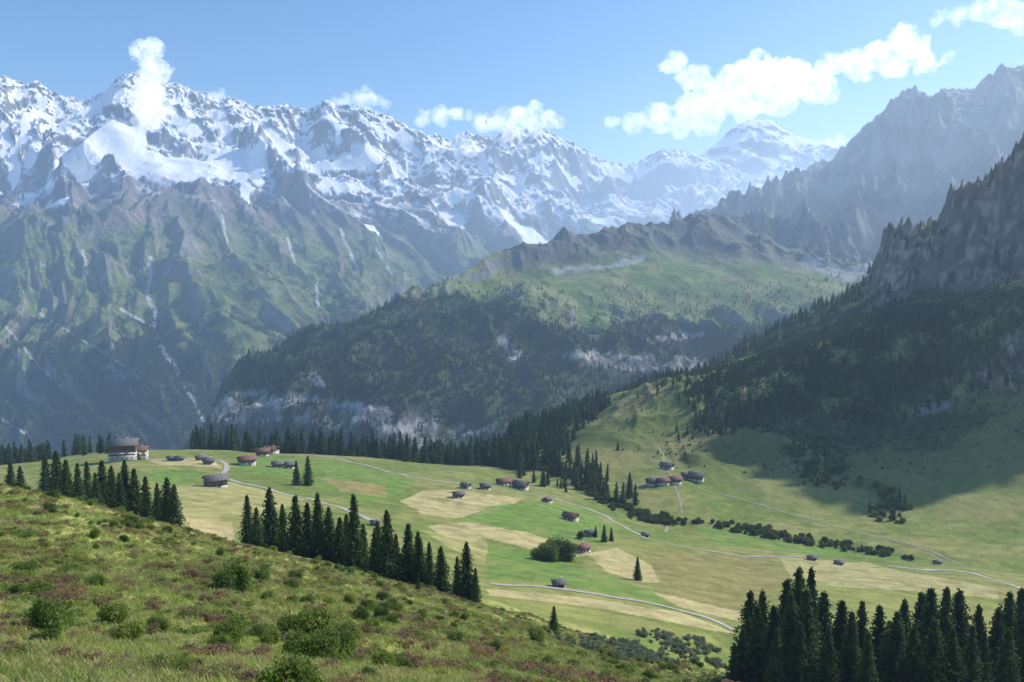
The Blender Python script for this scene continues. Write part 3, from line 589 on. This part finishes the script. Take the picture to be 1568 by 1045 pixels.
# ---------- chalets
mWood=plain('larch_wood',(.15,.09,.055),.8,2,.3); mWhite=plain('lime_plaster',(.62,.58,.52),.9,1,.08); mRoofG=plain('stone_roof',(.19,.175,.165),.8,3,.25); mRoofR=plain('tile_roof',(.24,.13,.095),.8,3,.2)
mGlass=plain('window_glass',(.04,.05,.06),.2); mFrame=plain('window_frame',(.7,.68,.62),.6)
def pbox(a,b):
    x0,y0,z0=a;x1,y1,z1=b
    return [(x0,y0,z0),(x1,y0,z0),(x1,y1,z0),(x0,y1,z0),(x0,y0,z1),(x1,y0,z1),(x1,y1,z1),(x0,y1,z1)],[(0,3,2,1),(4,5,6,7),(0,1,5,4),(1,2,6,5),(2,3,7,6),(3,0,4,7)]
def boxes(name,L_,mat,parent):
    V_=[];f=[]
    for a,b in L_:
        v,q=pbox(a,b); n0=len(V_); V_+=v; f+=[tuple(i+n0 for i in t) for t in q]
    o=addobj(name,newmesh(name,V_,f,mat=mat,smooth=False)); o.parent=parent; return o
def chalet(px_,by,wpx,roof=0,rot=0.3,white=.35,name='chalet',ratio=.8,floors=1):
    x,D,z=A.hit(px_,by); w=wpx*D/F*.44; w=max(w,2.2); l=w*ratio; h=w*(.55+.45*floors) if floors>1 else w*.85
    e=bpy.data.objects.new(name,None); bpy.context.scene.collection.objects.link(e); e.location=(x,D,z); e.rotation_euler=(0,0,rot)
    hb=h*white
    boxes('stone_base',[((-w,-l,-2.5),(w,l,hb))],mWhite,e)
    rise=l*.48; ww=w-.04;ll=l-.04
    V_=[(-ww,-ll,hb),(ww,-ll,hb),(ww,ll,hb),(-ww,ll,hb),(-ww,-ll,h),(ww,-ll,h),(ww,ll,h),(-ww,ll,h),(-ww,0,h+rise),(ww,0,h+rise)]
    me=bpy.data.meshes.new('walls'); me.from_pydata(V_,[],[(0,1,5,4),(2,3,7,6),(1,2,6,9,5),(3,0,4,8,7)]); me.materials.append(mWood); o=addobj('walls',me); o.parent=e
    ov=w*.16+.25; th=.25; k=rise/l; y1=l+ov; z1=h-k*ov+.05; zt=h+rise+.05
    V_=[];f=[]
    for sgn in (-1,1):
        b0=len(V_)
        for xx in (-w-ov,w+ov):
            V_+=[(xx,sgn*y1,z1),(xx,0,zt),(xx,0,zt+th),(xx,sgn*y1,z1+th)]
        f+=[(b0,b0+1,b0+5,b0+4),(b0+3,b0+7,b0+6,b0+2),(b0,b0+4,b0+7,b0+3),(b0,b0+3,b0+2,b0+1),(b0+4,b0+5,b0+6,b0+7)]
    o=addobj('roof',newmesh('roof',V_,f,mat=(mRoofR if roof else mRoofG),smooth=False)); o.parent=e
    boxes('chimney',[((w*.25,l*.2,h+rise*.4),(w*.25+.7,l*.2+.7,h+rise+.9))],mWhite,e)
    fr=[];gl=[]
    for fl in range(floors):
        zc=h*(.5 if floors==1 else (.25+.36*fl)); 
        nn=3 if w<6 else 5
        for i in range(nn):
            xc=-w*.7+i*(1.4*w/(nn-1)); fr.append(((xc-.6,-l-.06,zc-.65),(xc+.6,-l-.005,zc+.65))); gl.append(((xc-.45,-l-.09,zc-.5),(xc+.45,-l-.062,zc+.5)))
        for yc in (-l*.45,l*.45):
            for sx in (-1,1):
                a=sorted((sx*(w+.005),sx*(w+.06)));b=sorted((sx*(w+.062),sx*(w+.09)))
                fr.append(((a[0],yc-.6,zc-.65),(a[1],yc+.6,zc+.65)));gl.append(((b[0],yc-.45,zc-.5),(b[1],yc+.45,zc+.5)))
    boxes('window_frames',fr,mFrame,e);boxes('windows',gl,mGlass,e)
    boxes('door',[((w*.1,-l-.08,0.05),(w*.1+.95,-l-.064,2.0))],mWood,e)
    if floors>1: boxes('balcony',[((-w*.95,-l-1.3,h*.42),(w*.95,-l-.1,h*.42+.15)),((-w*.95,-l-1.3,h*.42+.15),(w*.95,-l-1.2,h*.42+1.1))],mWood,e)
    return e
for a in [(702,762,18,0,.4),(713,748,15,0,-.5,.6),(743,749,17,0,.3),(771,744,22,1,.5,.6),(797,749,24,0,-.4),(838,769,15,0,1.0,.6),(874,797,23,1,-.5,.6),(904,821,18,0,.4,.6),(893,845,22,1,.9,.6),(330,745,34,0,.6,.2),
   (263,706,14,0,.3),(276,706,14,0,.3),(308,705,15,0,.9),(320,711,18,0,.2),(378,712,26,1,.6,.6),(402,698,22,1,.3),(415,694,22,1,-.3,.6),(425,716,18,0,.3),(443,717,18,0,.3),(1021,719,20,0,-.6,.6),(999,742,19,0,.3),(1015,742,19,1,.3,.6),(1033,740,20,1,.3),(1066,736,24,0,-.4),(1049,730,12,0,.2),(806,700,12,0,.2),(988,822,11,0,.2),(1243,858,14,0,.2),(1284,865,13,0,.2),(855,899,14,0,.1),(575,805,14,0,.2,.6),(1435,864,12,0,.4,.6)]:
    chalet(*a)
chalet(190,706,44,0,.25,.55,'mountain_hotel',.7,2); chalet(214,704,26,1,.25,.8,'mountain_hotel',.7,2)

# ---------- clouds
def cloud(name,D,cs,dens,em):
    pxm=D/F
    m,nt,b,o=nodes(name+'_vapour'); nt.nodes.remove(b); N=nt.nodes;L=nt.links; pv=N.new('ShaderNodeVolumePrincipled')
    tc=N.new('ShaderNodeTexCoord'); nz_=N.new('ShaderNodeTexNoise'); nz_.inputs['Scale'].default_value=1/(16*pxm); nz_.inputs['Detail'].default_value=4; nz_.inputs['Roughness'].default_value=.6
    L.new(tc.outputs['Object'],nz_.inputs['Vector']); mr=N.new('ShaderNodeMapRange'); mr.inputs['From Min'].default_value=.38;mr.inputs['From Max'].default_value=.64; mr.inputs['To Min'].default_value=0.0;mr.inputs['To Max'].default_value=dens*2
    L.new(nz_.outputs['Fac'],mr.inputs['Value']); L.new(mr.outputs[0],pv.inputs['Density'])
    pv.inputs['Color'].default_value=(1,1,1,1); pv.inputs['Anisotropy'].default_value=.2
    L.new(mth(N,L,'MULTIPLY',mr.outputs[0],em),pv.inputs['Emission Strength']); pv.inputs['Emission Color'].default_value=(.93,.96,1,1)  # added emission replaces multiply scattered light inside the cloud
    L.new(pv.outputs[0],o.inputs['Volume'])
    r=np.random.default_rng(int(D)+len(cs))
    bm=bmesh.new(); bmesh.ops.create_icosphere(bm,subdivisions=2,radius=1); sv=np.array([v.co[:] for v in bm.verts]); sf=np.array([[v.index for v in f.verts] for f in bm.faces]); bm.free()
    t,e=ray(cs[0][0],cs[0][1]); c0=np.array([t*D,D,e*D]); V_=[];f=[];n0=0
    for cx,cy,rr in cs:
        t,e=ray(cx,cy); c=np.array([t*D,D,e*D])-c0; R_=rr*D/F
        subs=[(c,R_*.95)]
        for _ in range(9):
            d=r.normal(size=3); d/=np.linalg.norm(d); d[2]=d[2]*.8+.1; subs.append((c+d*R_*.85*r.uniform(.6,1.05)+np.array([0,r.normal()*R_*.4,0]),R_*r.uniform(.3,.55)))
        for c_,q in subs:
            V_.append(sv*q+c_); f.append(sf+n0); n0+=len(sv)
    o=addobj(name,newmesh(name,np.concatenate(V_),np.concatenate(f),mat=m)); o.location=c0
    md=o.modifiers.new('r','REMESH'); md.mode='VOXEL'; md.voxel_size=max(1.8*pxm,8); md.use_smooth_shade=True
    for sz_,st_ in ((18,9),(7,4)):
        tx=bpy.data.textures.new('cl','CLOUDS'); tx.noise_scale=sz_*pxm; tx.noise_depth=2
        d_=o.modifiers.new('d','DISPLACE'); d_.texture=tx; d_.strength=st_*pxm*1.6; d_.mid_level=.5; d_.texture_coords='LOCAL'
    return o
cloud('cloud',6000,[(215,75,15),(235,75,17),(228,95,19),(240,110,21),(225,130,21),(215,150,21),(235,150,24),(230,172,24),(245,165,17),(222,185,17),(257,105,8)],.0065,.85)
cloud('cloud',8600,[(530,155,12),(550,152,13),(570,155,13),(590,160,10),(515,152,8),(565,142,7)],.0032,.85)
cloud('cloud',8700,[(650,182,13),(675,180,15),(700,175,13),(720,178,10),(740,190,16),(770,185,20),(795,180,20),(815,173,18),(840,183,16),(857,190,9),(780,200,18),(820,195,14)],.0035,.85)
cloud('cloud',7600,[(725,228,15),(705,215,11),(690,222,7)],.002,.8)
cloud('cloud',14200,[(1035,95,18),(1060,122,22),(1085,130,14),(1020,105,10),(1120,120,24),(1150,112,26),(1180,122,34),(1215,122,34),(1245,135,28),(1267,148,16),(1100,150,32),(1060,170,28),(1010,180,26),(970,188,18),(935,188,12),(1040,195,20),(1080,190,22),(1140,155,32),(1190,155,28)],.0022,.9)
cloud('cloud',14300,[(1275,100,20),(1305,98,22),(1345,85,24),(1380,65,24),(1400,78,24),(1370,98,22),(1420,95,17),(1448,92,10),(1320,108,17)],.0022,.93)
cloud('cloud',14400,[(1440,28,12),(1465,25,14),(1500,18,19),(1540,18,26),(1562,40,16)],.001,.93)
cloud('cloud',7500,[(340,145,10),(325,145,7)],.004,.85)
cloud('cloud',12500,[(1285,215,11),(1270,218,7)],.0025,.88)

# ---------- haze volumes
def hazemat(name,HD,col,em,ec,an,grad=False):
    m,nt,b,o=nodes(name); nt.nodes.remove(b); N=nt.nodes;L=nt.links
    vs=N.new('ShaderNodeVolumePrincipled'); vs.inputs['Color'].default_value=col; vs.inputs['Density'].default_value=HD; vs.inputs['Anisotropy'].default_value=an
    vs.inputs['Emission Strength'].default_value=HD*em; vs.inputs['Emission Color'].default_value=ec  # haze glows by itself, standing in for multiple scattering
    if grad:
        tc=N.new('ShaderNodeTexCoord'); ln=N.new('ShaderNodeVectorMath'); ln.operation='LENGTH'; L.new(tc.outputs['Object'],ln.inputs[0])
        mr=N.new('ShaderNodeMapRange'); mr.interpolation_type='SMOOTHSTEP'; mr.inputs['From Min'].default_value=1.0; mr.inputs['From Max'].default_value=.15; mr.inputs['To Min'].default_value=0; mr.inputs['To Max'].default_value=HD
        L.new(ln.outputs['Value'],mr.inputs['Value']); L.new(mr.outputs[0],vs.inputs['Density']); L.new(mth(N,L,'MULTIPLY',mr.outputs[0],em),vs.inputs['Emission Strength'])
    L.new(vs.outputs[0],o.inputs['Volume']); return m
v,f=pbox((-14000,-300,-1100),(14000,15500,1300)); addobj('haze',newmesh('haze',v,f,mat=hazemat('valley_haze',7e-5,(.64,.81,1,1),.56,(.34,.56,.92,1),.5),smooth=False))
bm=bmesh.new(); bmesh.ops.create_icosphere(bm,subdivisions=4,radius=1); me=bpy.data.meshes.new('sunlit_haze'); bm.to_mesh(me); bm.free()
me.materials.append(hazemat('sunlit_mist',1.3e-4,(.78,.88,1,1),.7,(.42,.64,.95,1),.5,True))  # extra haze on the right, its glow partly added emission
o=addobj('sunlit_haze',me); o.location=(2000,6200,250); o.scale=(3300,3700,1500)

# ---------- sun, sky, camera
AZ,EL=math.radians(62),math.radians(40)
S=bpy.data.lights.new('sun','SUN'); S.energy=5.0; S.angle=math.radians(.5); S.color=(1,.95,.86)
so=bpy.data.objects.new('sun',S); bpy.context.scene.collection.objects.link(so)
sd=Vector((math.sin(AZ)*math.cos(EL),math.cos(AZ)*math.cos(EL),math.sin(EL)))
so.rotation_euler=sd.to_track_quat('Z','Y').to_euler()
w=bpy.data.worlds.new('World'); bpy.context.scene.world=w; w.use_nodes=True
nt=w.node_tree; bg_=nt.nodes['Background']; sk=nt.nodes.new('ShaderNodeTexSky'); sk.sky_type='NISHITA'; sk.sun_disc=False
sk.sun_elevation=EL; sk.sun_rotation=AZ; sk.altitude=1700; sk.air_density=1.2; sk.dust_density=1.4; sk.ozone_density=2.4
hs=nt.nodes.new('ShaderNodeHueSaturation'); hs.inputs['Saturation'].default_value=1.22
nt.links.new(sk.outputs[0],hs.inputs['Color']); nt.links.new(hs.outputs[0],bg_.inputs[0]); bg_.inputs[1].default_value=.15
cam=bpy.data.cameras.new('camera'); co=bpy.data.objects.new('camera',cam); bpy.context.scene.collection.objects.link(co)
cam.sensor_width=36; cam.lens=36*F/1568; cam.clip_end=60000; cam.clip_start=.3
co.location=(0,0,0); co.rotation_euler=(math.pi/2-pt,0,0)
sc=bpy.context.scene; sc.camera=co
sc.view_settings.view_transform='Standard'; sc.view_settings.look='None'; sc.view_settings.exposure=0
print('done',time.time()-T0)
